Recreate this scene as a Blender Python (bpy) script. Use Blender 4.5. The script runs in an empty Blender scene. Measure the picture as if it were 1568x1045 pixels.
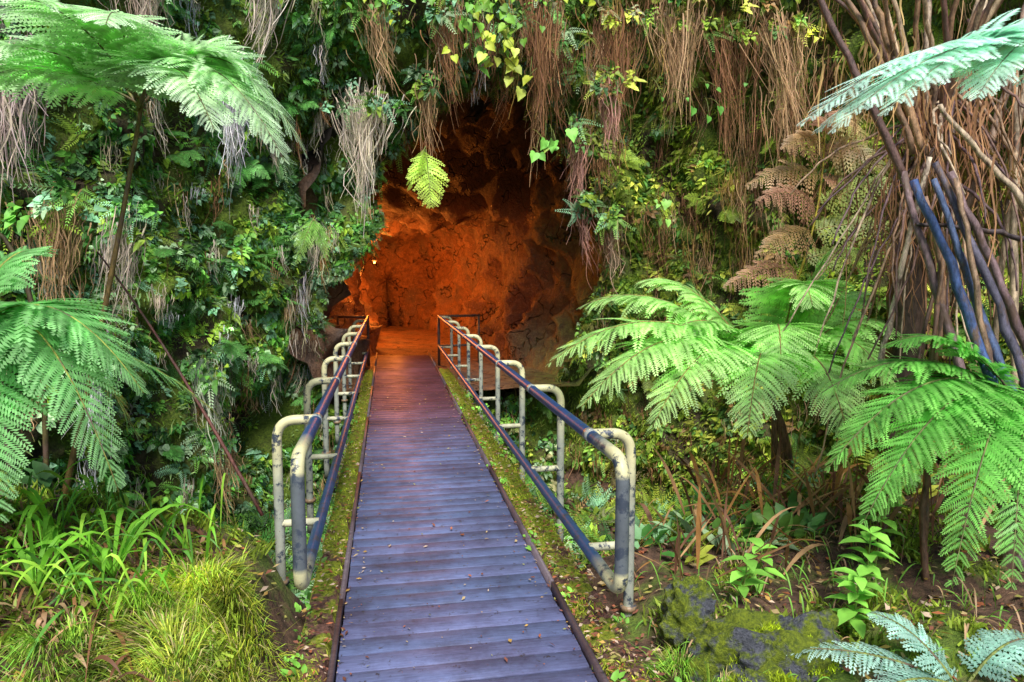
import bpy, math, random
import numpy as np
from mathutils import Vector, noise
rng=np.random.default_rng(11); random.seed(11)
scene=bpy.context.scene
def nrm(a): return a/(np.linalg.norm(a,axis=-1,keepdims=True)+1e-9)
def sstep(a,b,x):
    t=np.clip((x-a)/(b-a),0,1); return t*t*(3-2*t)
# ---------------------------------------------------------------- mesh helpers
def build(name,parts,mats,smooth=False,parent=None):
    Vs=[];L=[];S=[];C=[];M=[];off=0
    for p in parts:
        V,Fs,c=p[0],p[1],p[2]; mi=p[3] if len(p)>3 else 0
        V=np.asarray(V,float).reshape(-1,3); Vs.append(V)
        c=np.asarray(c,float)
        C.append(np.broadcast_to(c,(len(V),3)) if c.ndim==1 else c.reshape(-1,3))
        for F in Fs:
            F=np.asarray(F)
            if F.size==0: continue
            L.append((F+off).ravel()); S.append(np.full(len(F),F.shape[1])); M.append(np.full(len(F),mi))
        off+=len(V)
    V=np.concatenate(Vs);L=np.concatenate(L).astype(np.int32);S=np.concatenate(S);C=np.concatenate(C);M=np.concatenate(M).astype(np.int32)
    me=bpy.data.meshes.new(name)
    me.vertices.add(len(V)); me.vertices.foreach_set('co',V.astype(np.float32).ravel())
    me.loops.add(len(L)); me.loops.foreach_set('vertex_index',L)
    me.polygons.add(len(S)); st=np.concatenate([[0],np.cumsum(S)[:-1]]).astype(np.int32)
    me.polygons.foreach_set('loop_start',st)
    me.polygons.foreach_set('material_index',M)
    if smooth: me.polygons.foreach_set('use_smooth',np.ones(len(S),bool))
    me.update(calc_edges=True)
    a=me.color_attributes.new('col','FLOAT_COLOR','POINT')
    a.data.foreach_set('color',np.concatenate([np.clip(C,0,1),np.ones((len(C),1))],1).astype(np.float32).ravel())
    for m in (mats if isinstance(mats,list) else [mats]): me.materials.append(m)
    ob=bpy.data.objects.new(name,me); scene.collection.objects.link(ob)
    if parent: ob.parent=parent
    return ob
def empty(name):
    e=bpy.data.objects.new(name,None); e.empty_display_size=.1; scene.collection.objects.link(e); return e
def tube(pts,rad,col,n=6,cap=True):
    P=np.asarray(pts,float); k=len(P)
    r=np.broadcast_to(np.asarray(rad,float),(k,)) if np.ndim(rad)==0 or len(rad)==k else np.linspace(rad[0],rad[1],k)
    T=nrm(np.gradient(P,axis=0)); ref=np.array([0,0,1.]) if abs(T[0][2])<.9 else np.array([1.,0,0])
    A=np.zeros((k,3)); u=nrm(np.cross(T[0],ref))
    for i in range(k):
        u=nrm(u-T[i]*np.dot(u,T[i])); A[i]=u
    B=np.cross(T,A); th=np.linspace(0,2*math.pi,n,endpoint=False)
    V=P[:,None]+r[:,None,None]*(A[:,None]*np.cos(th)[None,:,None]+B[:,None]*np.sin(th)[None,:,None])
    i=np.arange(k-1)[:,None]*n; j=np.arange(n)[None]; j2=(j+1)%n
    F=np.stack([i+j,i+j2,i+n+j2,i+n+j],-1).reshape(-1,4)
    Fs=[F]
    if cap: Fs+= [np.arange(n)[::-1][None], (np.arange(n)+(k-1)*n)[None]]
    c=np.asarray(col,float)
    if c.ndim==2: c=np.repeat(c,n,0)
    return (V.reshape(-1,3),Fs,c)
def bez(p0,c,p1,t):
    t=np.asarray(t)[:,None]; p0,c,p1=map(np.asarray,(p0,c,p1))
    return (1-t)**2*p0+2*t*(1-t)*c+t*t*p1
def smoothpath(pts,n=10,corner=.1):
    P=[np.array(p,float) for p in pts]; out=[P[0]]
    for i in range(1,len(P)-1):
        a=P[i]+(P[i-1]-P[i])/np.linalg.norm(P[i-1]-P[i])*min(corner,np.linalg.norm(P[i-1]-P[i])*.49)
        b=P[i]+(P[i+1]-P[i])/np.linalg.norm(P[i+1]-P[i])*min(corner,np.linalg.norm(P[i+1]-P[i])*.49)
        out+=list(bez(a,P[i],b,np.linspace(0,1,n)))
    out.append(P[-1]); return np.array(out)
def box(x0,x1,y0,y1,z0,z1,col):
    V=np.array([[x,y,z] for z in(z0,z1) for y in(y0,y1) for x in(x0,x1)])
    F=np.array([[0,2,3,1],[4,5,7,6],[0,1,5,4],[2,6,7,3],[0,4,6,2],[1,3,7,5]])
    return (V,[F],col)
# ---------------------------------------------------------------- materials
def newmat(name):
    m=bpy.data.materials.new(name); m.use_nodes=True; nt=m.node_tree; nt.nodes.clear(); return m,nt
def N(nt,t,**k):
    n=nt.nodes.new(t)
    for a,b in k.items():
        if a in n.inputs.keys(): n.inputs[a].default_value=b
        else: setattr(n,a,b)
    return n
def mixc(nt,f,a,b,mode='MIX'):
    n=nt.nodes.new('ShaderNodeMix'); n.data_type='RGBA'; n.blend_type=mode
    for i,v in ((0,f),(6,a),(7,b)):
        if isinstance(v,bpy.types.NodeSocket): nt.links.new(v,n.inputs[i])
        else: n.inputs[i].default_value=v if i==0 else (*v,1)
    return n.outputs[2]
def noi(nt,scale,detail=5,rough=.6,vec=None):
    n=N(nt,'ShaderNodeTexNoise'); n.inputs['Scale'].default_value=scale; n.inputs['Detail'].default_value=detail; n.inputs['Roughness'].default_value=rough
    if vec is not None: nt.links.new(vec,n.inputs['Vector'])
    return n.outputs['Fac']
def ramp(nt,fac,a,b):
    n=N(nt,'ShaderNodeMapRange'); n.inputs[1].default_value=a; n.inputs[2].default_value=b; nt.links.new(fac,n.inputs[0]); return n.outputs[0]
def coord(nt,scale=(1,1,1)):
    g=N(nt,'ShaderNodeNewGeometry'); mp=N(nt,'ShaderNodeMapping'); mp.inputs['Scale'].default_value=scale
    nt.links.new(g.outputs['Position'],mp.inputs['Vector']); return mp.outputs[0]
def bump(nt,h,s=.5,d=.05):
    b=N(nt,'ShaderNodeBump'); b.inputs['Strength'].default_value=s; b.inputs['Distance'].default_value=d; nt.links.new(h,b.inputs['Height']); return b.outputs[0]
def leafmat(name,rough=.45,trans=.35,spec=.4,gain=1.0):
    m,nt=newmat(name); at=N(nt,'ShaderNodeAttribute'); at.attribute_name='col'
    v=coord(nt); f=noi(nt,9,2,.6,v)
    k=ramp(nt,f,.3,.7); c=mixc(nt,k,tuple(gain*q for q in(.7,.7,.65)),tuple(gain*q for q in(1.25,1.2,1.15))); c=mixc(nt,1.0,at.outputs['Color'],c,'MULTIPLY')
    p=N(nt,'ShaderNodeBsdfPrincipled',Roughness=rough); p.inputs['Specular IOR Level'].default_value=spec
    nt.links.new(c,p.inputs['Base Color']); t=N(nt,'ShaderNodeBsdfTranslucent'); nt.links.new(c,t.inputs['Color'])
    mx=N(nt,'ShaderNodeMixShader'); mx.inputs[0].default_value=trans
    nt.links.new(p.outputs[0],mx.inputs[1]); nt.links.new(t.outputs[0],mx.inputs[2])
    o=N(nt,'ShaderNodeOutputMaterial'); nt.links.new(mx.outputs[0],o.inputs[0]); return m
def solidmat(name,fn):
    m,nt=newmat(name); p=N(nt,'ShaderNodeBsdfPrincipled'); o=N(nt,'ShaderNodeOutputMaterial'); nt.links.new(p.outputs[0],o.inputs[0])
    fn(nt,p); return m
M_leaf=leafmat('leaf',.5,.22,.32,2.0); M_fern=leafmat('fern_leaf',.42,.42,.35,1.5); M_root=leafmat('root_fibre',.8,.1,.1,1.55); M_dry=leafmat('dry_leaf',.6,.2,.2,1.3)
def f_cliff(nt,p):
    v=coord(nt); n1=noi(nt,1.1,6,.6,v); n2=noi(nt,7,6,.7,v); n3=noi(nt,30,4,.7,v)
    c=mixc(nt,ramp(nt,n2,.35,.65),(.025,.018,.010),(.12,.085,.045))
    g=mixc(nt,ramp(nt,n3,.3,.7),(.05,.09,.012),(.24,.34,.035))
    c=mixc(nt,ramp(nt,n1,.40,.54),c,g); nt.links.new(c,p.inputs['Base Color']); p.inputs['Roughness'].default_value=.9
    nt.links.new(bump(nt,n3,.9,.05),p.inputs['Normal'])
M_cliff=solidmat('mossy_cliff',f_cliff)
def f_ground(nt,p):
    v=coord(nt); n1=noi(nt,2.2,6,.6,v); n2=noi(nt,14,6,.7,v); n3=noi(nt,50,4,.7,v)
    c=mixc(nt,ramp(nt,n2,.35,.65),(.04,.022,.015),(.20,.11,.07))
    g=mixc(nt,ramp(nt,n3,.3,.7),(.05,.09,.015),(.2,.3,.03))
    c=mixc(nt,ramp(nt,n1,.5,.62),c,g); nt.links.new(c,p.inputs['Base Color']); p.inputs['Roughness'].default_value=.9
    nt.links.new(bump(nt,n3,.9,.03),p.inputs['Normal'])
M_ground=solidmat('soil',f_ground)
def f_cave(nt,p):
    v=coord(nt); n1=noi(nt,.9,5,.6,v); n2=noi(nt,5,8,.72,v); n4=noi(nt,1.1,3,.5,v); n5=noi(nt,22,5,.7,v)
    ab=N(nt,'ShaderNodeMath'); ab.operation='SUBTRACT'; nt.links.new(n4,ab.inputs[0]); ab.inputs[1].default_value=.5
    a2=N(nt,'ShaderNodeMath'); a2.operation='ABSOLUTE'; nt.links.new(ab.outputs[0],a2.inputs[0]); cr=ramp(nt,a2.outputs[0],.0,.009)
    c=mixc(nt,ramp(nt,n2,.32,.68),(.13,.055,.025),(.40,.20,.10)); c=mixc(nt,ramp(nt,n1,.48,.66),c,(.16,.11,.09)); c=mixc(nt,ramp(nt,n5,.55,.7),c,(.5,.27,.15))
    c=mixc(nt,cr,(.035,.016,.008),c)
    g=N(nt,'ShaderNodeNewGeometry'); sx=N(nt,'ShaderNodeSeparateXYZ'); nt.links.new(g.outputs['Position'],sx.inputs[0])
    a=ramp(nt,sx.outputs[1],14.6,12.2); b=ramp(nt,sx.outputs[0],1.8,2.8)
    mm=N(nt,'ShaderNodeMath'); mm.operation='MULTIPLY'; nt.links.new(a,mm.inputs[0]); nt.links.new(b,mm.inputs[1])
    gg=mixc(nt,ramp(nt,n2,.35,.65),(.045,.04,.018),(.17,.22,.03)); c=mixc(nt,mm.outputs[0],c,gg)
    up=ramp(nt,sx.outputs[2],2.6,3.7); c=mixc(nt,up,c,(.022,.014,.011))  # ceiling shade painted in: rock colour darkens with height
    nt.links.new(c,p.inputs['Base Color']); p.inputs['Roughness'].default_value=.6
    ad=N(nt,'ShaderNodeMath'); ad.operation='ADD'; nt.links.new(n2,ad.inputs[0]); nt.links.new(cr,ad.inputs[1])
    nt.links.new(bump(nt,ad.outputs[0],1,.2),p.inputs['Normal'])
M_cave=solidmat('cave_rock',f_cave)
def f_wood(nt,p):
    at=N(nt,'ShaderNodeAttribute'); at.attribute_name='col'
    v=coord(nt,(2,30,10)); n1=noi(nt,3,6,.7,v); v2=coord(nt); n2=noi(nt,1.9,7,.72,v2); n3=noi(nt,18,5,.75,v2)
    c=mixc(nt,ramp(nt,n1,.3,.7),(.65,.65,.65),(1.3,1.3,1.3)); c=mixc(nt,1.,at.outputs['Color'],c,'MULTIPLY')
    k=mixc(nt,ramp(nt,n2,.4,.62),(1.15,1.15,1.15),(.62,.52,.52)); c=mixc(nt,1.,c,k,'MULTIPLY')
    c=mixc(nt,ramp(nt,n3,.59,.67),c,(.05,.04,.05)); nt.links.new(c,p.inputs['Base Color'])
    mr=N(nt,'ShaderNodeMapRange'); mr.inputs[3].default_value=.40; mr.inputs[4].default_value=.8; nt.links.new(n2,mr.inputs[0]); nt.links.new(mr.outputs[0],p.inputs['Roughness'])
    nt.links.new(bump(nt,n1,.6,.005),p.inputs['Normal'])
M_wood=solidmat('weathered_wood',f_wood)
def f_steel(nt,p):
    at=N(nt,'ShaderNodeAttribute'); at.attribute_name='col'; v=coord(nt); n1=noi(nt,13,6,.7,v); n2=noi(nt,40,5,.7,v); n3=noi(nt,6,5,.7,v)
    c=mixc(nt,ramp(nt,n3,.3,.7),(.7,.7,.7),(1.15,1.15,1.15)); c=mixc(nt,1.,at.outputs['Color'],c,'MULTIPLY')
    c=mixc(nt,ramp(nt,n1,.53,.6),c,(.055,.07,.10)); c=mixc(nt,ramp(nt,n2,.65,.71),c,(.14,.065,.03))
    nt.links.new(c,p.inputs['Base Color']); p.inputs['Roughness'].default_value=.42; p.inputs['Specular IOR Level'].default_value=.4
    nt.links.new(bump(nt,n1,.3,.004),p.inputs['Normal'])
M_steel=solidmat('painted_steel',f_steel)
def f_stem(nt,p):
    at=N(nt,'ShaderNodeAttribute'); at.attribute_name='col'; v=coord(nt,(1,1,.4)); n1=noi(nt,28,6,.75,v); n2=noi(nt,9,4,.7,v)
    c=mixc(nt,ramp(nt,n1,.35,.65),(.35,.35,.35),(1.7,1.7,1.7)); c=mixc(nt,1.,at.outputs['Color'],c,'MULTIPLY'); c=mixc(nt,ramp(nt,n2,.52,.62),c,(.13,.08,.06))
    nt.links.new(c,p.inputs['Base Color']); p.inputs['Roughness'].default_value=.5; nt.links.new(bump(nt,n1,.8,.012),p.inputs['Normal'])
M_stem=solidmat('fern_stem',f_stem)
def f_rock(nt,p):
    v=coord(nt); n1=noi(nt,6,6,.65,v); n2=noi(nt,45,5,.75,v)
    r=mixc(nt,ramp(nt,n2,.35,.65),(.05,.055,.075),(.2,.21,.26)); g=mixc(nt,ramp(nt,n2,.35,.65),(.08,.13,.01),(.34,.42,.02))
    c=mixc(nt,ramp(nt,n1,.42,.50),r,g); nt.links.new(c,p.inputs['Base Color']); p.inputs['Roughness'].default_value=.85; nt.links.new(bump(nt,n2,1,.05),p.inputs['Normal'])
M_rock=solidmat('mossy_stone',f_rock)
def fbm(x,y,z,f,o=4):
    return noise.fractal(Vector((x*f,y*f,z*f)),1.0,2.0,o,noise_basis='PERLIN_ORIGINAL')
# ---------------------------------------------------------------- cliff
CP=np.array([(-6.5,-2),(-5.6,1.5),(-4.5,4.8),(-3.6,7.1),(-2.6,9.0),(-1.7,10.6),(-.9,11.3),(1.4,11.5),(3.5,11.1),(4.9,9.9),(5.9,8.2),(6.6,6.3),(7.1,4),(7.6,1),(8.2,-2)],float)
def crom(P,n):
    out=[];P=np.vstack([2*P[0]-P[1],P,2*P[-1]-P[-2]])
    for i in range(1,len(P)-2):
        t=np.linspace(0,1,n,endpoint=False)[:,None]
        a,b,c,d=P[i-1],P[i],P[i+1],P[i+2]
        out.append(.5*((2*b)+(-a+c)*t+(2*a-5*b+4*c-d)*t*t+(-a+3*b-3*c+d)*t**3))
    return np.vstack(out+[P[-2][None]])
cc=crom(CP,24); T=nrm(np.gradient(cc,axis=0)); nin=np.stack([T[:,1],-T[:,0]],1)
zs=np.linspace(-2.4,6.8,112); nt_,nz=len(cc),len(zs)
OPEN=[(-1.05,-.3),(-1.1,.9),(-1.0,1.55),(-.5,2.0),(-.15,2.4),(-.1,2.7),(-.25,3.1),(.0,3.7),(.45,4.1),(.9,4.55),(1.5,4.75),(2.2,4.6),(2.7,4.1),(3.25,3.5),(3.5,2.6),(3.5,1.7),(3.2,.9),(2.8,-.3)]
def inpoly(x,z):
    c=False;n=len(OPEN);j=n-1
    for i in range(n):
        xi,zi=OPEN[i];xj,zj=OPEN[j]
        if (zi>z)!=(zj>z) and x<(xj-xi)*(z-zi)/(zj-zi)+xi: c=not c
        j=i
    return c
CV=np.zeros((nt_,nz,3))
for i in range(nt_):
    x,y=cc[i]; w=math.exp(-((x-1.3)/2.6)**2) if y>8 else 0
    for j in range(nz):
        z=zs[j]
        lean=(1.7*w+.5)*float(sstep(3.9,6.1,z)) - .25*float(sstep(1.0,-1.5,z))
        d=.55*fbm(x,y,z,.45,3)+.34*fbm(x+9,y,z,1.6,3)+.14*fbm(x,y+5,z,4,2)
        hole=math.exp(-(((x+1.75)/.4)**2+((z+.55)/.45)**2))*(1 if y>7 else 0)
        nearL=math.exp(-((x+1.0)/.7)**2)*math.exp(-((z-.9)/1.2)**2) if y>9 else 0
        d=d*(1-.7*nearL)-.15*nearL
        o=lean+d*(1 if not inpoly(x,z) else .4)-1.3*hole
        CV[i,j]=(x+nin[i,0]*o,y+nin[i,1]*o,z+.12*fbm(x,z,y,2,2))
gi,gj=np.meshgrid(np.arange(nt_-1),np.arange(nz-1),indexing='ij')
q=np.stack([gi*nz+gj,gi*nz+gj+1,(gi+1)*nz+gj+1,(gi+1)*nz+gj],-1).reshape(-1,4)
cen=CV.reshape(-1,3)[q].mean(1)
keep=np.array([not(c[1]>9.3 and inpoly(c[0]+.1*fbm(c[0],c[2],0,2.5,3),c[2]+.14*fbm(c[0],c[2],9,2.5,3))) for c in cen])
capV=CV[:,-1].copy(); cap2=capV.copy(); cap2[:,0]-=nin[:,0]*5; cap2[:,1]-=nin[:,1]*5; cap2[:,2]=6.4
iv=np.arange(nt_-1); capF=np.stack([iv,iv+nt_,iv+nt_+1,iv+1],-1)
build('cliff',[(CV.reshape(-1,3),[q[keep]],(.1,.1,.1)),(np.vstack([capV,cap2]),[capF],(.1,.1,.1))],M_cliff,True)
du=np.gradient(CV,axis=0); dv=np.gradient(CV,axis=1); CN=nrm(np.cross(dv,du))
s=np.sign((CN[:,:,0]*nin[:,None,0]+CN[:,:,1]*nin[:,None,1]).mean()); CN*=s
RIM=[];RIMN=[]
for i in range(nt_):
    for j in range(nz):
        p=CV[i,j]
        if p[1]>8.6 and p[2]>.2 and not inpoly(p[0],p[2]) and any(inpoly(p[0]+a,p[2]+b) for a,b in((0,-.22),(.2,0),(-.2,0),(0,-.1))): RIM.append(p);RIMN.append(CN[i,j])
RIM=np.array(RIM);RIMN=np.array(RIMN)
# ---------------------------------------------------------------- cave
YE=25.5; ys=np.linspace(10.9,YE,104); na=96; RV=np.zeros((len(ys),na,3))
for i,y in enumerate(ys):
    k=(y-10.9)/(YE-10.9); cx=1.2-.35*float(sstep(0,.5,k))-.9*float(sstep(.6,1,k)); hw=2.6-.85*float(sstep(0,.45,k))-.15*k; top=5.1-1.8*float(sstep(.05,.55,k)); mid=1.6
    sh=1.0 if k<.93 else max(.02,1-((k-.93)/.07)**2)
    for a in range(na):
        th=2*math.pi*a/na; cs,sn=math.cos(th),math.sin(th)
        ex=.75; px=math.copysign(abs(cs)**ex,cs)*hw; pz=math.copysign(abs(sn)**ex,sn)*(top-mid if sn>0 else mid+.1)
        x=cx+px; z=mid+pz
        d=.42*fbm(x,y,z,.7,4)+.32*fbm(x,y,z+7,1.6,4)
        if sn<-.75: d*=.12
        RV[i,a]=(cx+px*(1+d/2)*sh, y, mid+pz*(1+d/2)*sh if not sn<-.75 else max(-.12,mid+pz)*1.0+.05*d)
        if sh<1: RV[i,a,1]=y+.5*fbm(x*sh,3,z*sh,1.2,4)
        if sn<-.75: RV[i,a,2]=min(RV[i,a,2],-.07)
ii,jj=np.meshgrid(np.arange(len(ys)-1),np.arange(na),indexing='ij'); j2=(jj+1)%na
rq=np.stack([ii*na+jj,(ii+1)*na+jj,(ii+1)*na+j2,ii*na+j2],-1).reshape(-1,4)
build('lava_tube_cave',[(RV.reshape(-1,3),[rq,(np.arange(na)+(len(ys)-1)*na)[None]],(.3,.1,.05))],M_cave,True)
# ---------------------------------------------------------------- ground
def gz(x,y):
    n=.10*fbm(x,y,0,1.3,3)+.04*fbm(x,y,4,5,2)
    if x<-.45:
        b=-.06+(.42+min(.45,max(0,(-x-.7))*.30))*float(sstep(-.48,-.72,x))*float(sstep(1.6,2.9,y))+n*.8; e=3.7+.5*fbm(x,0,1,.8,2)
    elif x>1.12:
        b=-.05+.10*float(sstep(1.15,1.6,x))+n+.1*max(0,min(x-2,3)); e=4.2+.5*fbm(x,0,1,.8,2)+.35*max(0,min(x-2,2.5))
    else: b=-.14; e=3.6
    s_=float(sstep(e,e+1.3,y)); pit=-2.0+2.5*n
    if y>11.6 and -1.2<x<3.4: pit=max(pit,-.14-(12.2-y)*3 if y<12.2 else -.14)
    z=b*(1-s_)+pit*s_
    side=max(float(sstep(7.2,9.5,x)) if y<13 else 0,float(sstep(-6.0,-8.5,x)))*float(sstep(-12,-4,y))
    return z*(1-side)+6.3*side
gx=np.concatenate([[-250,-120,-60,-30,-15,-11],np.arange(-8.5,9.6,.11),[12,16,30,60,120,250]])
gy=np.concatenate([[-250,-120,-60,-30,-16,-10,-6,-3,-1.5,-.6],np.arange(0,12.7,.11)])
GV=np.array([[(x,y,gz(x,y)) for y in gy] for x in gx]); ng=len(gy)
a_,b_=np.meshgrid(np.arange(len(gx)-1),np.arange(ng-1),indexing='ij')
gq=np.stack([a_*ng+b_,(a_+1)*ng+b_,(a_+1)*ng+b_+1,a_*ng+b_+1],-1).reshape(-1,4)
px_=np.array([-250,-100,-40,-15,-8,0,8,15,40,100,250.]); py_=np.array([12.6,16,22,35,60,120,250.])
PV=np.array([[(x,y,6.3) for y in py_] for x in px_])
a_,b_=np.meshgrid(np.arange(len(px_)-1),np.arange(len(py_)-1),indexing='ij'); n_=len(py_)
pq=np.stack([a_*n_+b_,(a_+1)*n_+b_,(a_+1)*n_+b_+1,a_*n_+b_+1],-1).reshape(-1,4)
build('ground',[(GV.reshape(-1,3),[gq],(.1,.1,.1)),(PV.reshape(-1,3),[pq],(.1,.1,.1))],M_ground,True)
# ---------------------------------------------------------------- bridge
br=empty('footbridge'); parts=[]
y=-1.2; i=0
while y<15.3:
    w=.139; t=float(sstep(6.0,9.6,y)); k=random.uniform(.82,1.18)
    c=(np.array([.115,.145,.29])*(1-t)+np.array([.13,.05,.08])*t)*k*np.array([random.uniform(.93,1.12),1,1])  # planks' own tone plus the cave's orange reflection painted in toward the mouth
    h=random.uniform(-.002,.002); pr=[(0,-.05),(0,h-.003),(.003,h),(w-.003,h),(w,h-.003),(w,-.05)]
    xl=-.255+random.uniform(-.003,.003); xr=.865+random.uniform(-.003,.003)
    V=np.array([[xx,y+a,b] for xx in(xl,xr) for a,b in pr])
    F4=np.array([[k2,(k2+1)%6,(k2+1)%6+6,k2+6] for k2 in range(6)])
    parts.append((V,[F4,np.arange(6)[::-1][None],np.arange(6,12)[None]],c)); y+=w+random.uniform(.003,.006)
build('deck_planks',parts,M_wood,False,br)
parts=[box(-.17,-.05,-1,15.2,-.30,-.053,(.05,.05,.06)),box(.70,.82,-1,15.2,-.30,-.053,(.05,.05,.06)),box(-.60,1.22,3.5,3.6,-.45,-.303,(.06,.06,.06))]
for yy in (7,10.2): parts.append(box(-.60,1.22,yy,yy+.1,-.45,-.303,(.06,.06,.06)))
build('support_beams',parts,M_steel,False,br)
parts=[]
for x0,x1,zt in((-.285,-.262,.045),(.872,.892,.045)):
    for yy in np.arange(-1.2,15,2.4): parts.append(box(x0,x1,yy,yy+2.39,-.08,zt,(.13,.10,.12)))
build('kerb_strips',parts,M_wood,False,br)
def f_ledge(nt,p):
    v=coord(nt); n1=noi(nt,6,5,.6,v); n2=noi(nt,45,5,.7,v)
    g0=N(nt,'ShaderNodeNewGeometry'); sx=N(nt,'ShaderNodeSeparateXYZ'); nt.links.new(g0.outputs['Position'],sx.inputs[0])
    r=mixc(nt,ramp(nt,n2,.35,.65),(.07,.03,.022),(.26,.13,.10)); g=mixc(nt,ramp(nt,n2,.35,.65),(.12,.17,.01),(.42,.48,.03))
    ad=N(nt,'ShaderNodeMath'); ad.operation='MULTIPLY_ADD'; nt.links.new(ramp(nt,sx.outputs[1],2.6,5.2),ad.inputs[0]); ad.inputs[1].default_value=.18; nt.links.new(n1,ad.inputs[2])
    c=mixc(nt,ramp(nt,ad.outputs[0],.52,.60),r,g); nt.links.new(c,p.inputs['Base Color']); p.inputs['Roughness'].default_value=.85; nt.links.new(bump(nt,n2,1,.03),p.inputs['Normal'])
M_ledge=solidmat('mossy_board',f_ledge)
def ledge(x0,x1,y0,y1):
    X=np.linspace(x0,x1,7); Y=np.arange(y0,y1,.06); V=np.array([[(x+.012*fbm(x,yy,1,6,2),yy,.0+.03*fbm(x,yy,0,9,3)-(.10 if i in(0,6) else 0)) for yy in Y] for i,x in enumerate(X)])
    n=len(Y); a,b=np.meshgrid(np.arange(6),np.arange(n-1),indexing='ij')
    return (V.reshape(-1,3),[np.stack([a*n+b,(a+1)*n+b,(a+1)*n+b+1,a*n+b+1],-1).reshape(-1,4)],(.1,.1,.1))
build('mossy_ledges',[ledge(-.47,-.285,-1,13),ledge(.892,1.15,-1,13)],M_ledge,True,br)
# ---------------------------------------------------------------- railings
CR=(.74,.69,.40); BL=(.02,.065,.19); GR=(.38,.40,.34)
def railing(name,xr,xo,y0,posts,flare):
    p=[]; zt,zb=.93,.31; ye=14.2
    sg=1 if xo>xr else -1
    top=smoothpath([(xr,ye,zb),(xr,y0,zb),(xr,y0,zt),(xr,ye,zt)],10,.11)
    n=len(top); P=[];C=[]
    for k in range(n-1):
        m=40 if np.linalg.norm(top[k+1]-top[k])>3 else (4 if np.linalg.norm(top[k+1]-top[k])>.2 else 1)
        for s_ in range(m):
            P.append(top[k]+(top[k+1]-top[k])*s_/m); q_=P[-1]
            C.append(CR if q_[1]<y0+.16 and (q_[2]>.86 or q_[2]<.40) else ((.13,.15,.17) if q_[1]<y0+.1 else (BL if q_[2]>.6 else (.035,.085,.20))))
    P.append(top[-1]);C.append(BL)
    p.append(tube(P,.032,np.array(C),14))
    for yy in posts:
        pa=smoothpath([(xo,yy,-.28),(xo,yy,zt+.005),(xr,yy,zt+.005)],10,.12)
        pa=np.vstack([[(xo,yy,-.28+.1*m) for m in range(9)],pa[1:]])
        c=[(CR if q_[2]>.62 else GR) for q_ in pa]
        p.append(tube(pa,.028,np.array(c),14))
        p.append(tube([(xo,yy,zb+.02),(xr,yy,zb+.02)],.022,(.68,.66,.46),10))
        p.append(tube([(xo,yy,-.03),(xo,yy,-.005)],.045,(.3,.2,.12),12))
        p.append(tube([(xr,yy-.035,zt),(xr,yy+.035,zt)],.036,(.35,.38,.36),12))
    for z in(zt,zb): p.append(tube([(xr,ye,z),(xr+sg*flare,ye+.1,z)],.025,(.16,.1,.07),10))
    p.append(tube([(xr+sg*flare,ye+.1,-.1),(xr+sg*flare,ye+.1,zt+.02)],.025,(.16,.1,.07),10))
    p.append(tube([(xr,ye,-.1),(xr,ye,zt+.02)],.029,(.16,.1,.07),10))
    return build(name,p,M_steel,True)
railing('metal_railing',-.42,-.64,3.15,[4.0+1.48*k for k in range(7)],.60)
railing('metal_railing.001',1.02,1.24,2.85,[3.35+1.48*k for k in range(8)],.85)
# ---------------------------------------------------------------- foliage prototypes
def leafshape(o,d,n,L,W,droop):
    d=nrm(np.array(d,float)); n=nrm(np.array(n,float)); s_=nrm(np.cross(d,n)); n=np.cross(s_,d)
    o=np.array(o,float); V=[];ts=[0,.3,.7,1]; ws=[0,.5,.38,0]
    for t,w in zip(ts,ws):
        m=o+d*L*t-np.array([0,1,0])*droop*L*t*t
        if w==0: V.append(m)
        else: V+= [m-s_*w*W+n*W*.15,m,m+s_*w*W+n*W*.15]
    return np.array(V)
LF3=np.array([[0,3,2],[0,2,1],[5,6,7],[4,5,7]]); LF4=np.array([[2,3,6,5],[1,2,5,4]])
def merge(vs,f3,f4,sh):
    V=[];A=[];B=[];C=[];o=0
    for v,c in zip(vs,sh):
        V.append(v)
        if f3 is not None: A.append(f3+o)
        B.append(f4+o); C.append(np.full((len(v),3),c)); o+=len(v)
    return (np.vstack(V),([np.vstack(A)] if A else [])+[np.vstack(B)],np.vstack(C))
def proto_leaves(n,L,W):
    vs=[];sh=[]
    for k in range(n):
        a=random.uniform(0,6.28); r=random.uniform(.3,1)
        d=(math.cos(a)*r,math.sin(a)*r-.5,random.uniform(.2,.7)); o=np.array((math.cos(a)*r*.8*L,math.sin(a)*r*.8*L,random.uniform(0,L*.7)))
        vs.append(leafshape(o,d,(random.uniform(-.4,.4),.5,.9),L*random.uniform(.5,1.15),W*random.uniform(.7,1.2),random.uniform(.2,.6))); sh.append(random.uniform(.55,1.45))
    return merge(vs,LF3,LF4,sh)
KF=np.array([[0,1,2,3]])
def proto_fernlet(nf,L,np_=11):
    vs=[];sh=[]
    for k in range(nf):
        a=random.uniform(0,6.28); d0=nrm(np.array((math.cos(a),math.sin(a)*.7-.35,random.uniform(.3,.8)))); LL=L*random.uniform(.7,1.15)
        up=np.array((0,.4,.9)); s_=nrm(np.cross(d0,up)); shd=random.uniform(.65,1.35)
        for j in range(np_):
            t=(j+1)/(np_+.5); m=d0*LL*t-np.array((0,1,0))*.6*LL*t*t; T_=nrm(d0-np.array((0,1,0))*1.2*t)
            pl=LL*.26*(1-t)**.6+.01; w=LL/np_*.42
            for sg in(-1,1):
                A=(s_*sg*.9+T_*.45)*pl; A=A-np.array((0,.2,0))*pl
                vs.append(np.array([m,m+A*.5+T_*w,m+A,m+A*.5-T_*w])); sh.append(shd*random.uniform(.85,1.15))
    return merge(vs,None,KF,sh)
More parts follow.
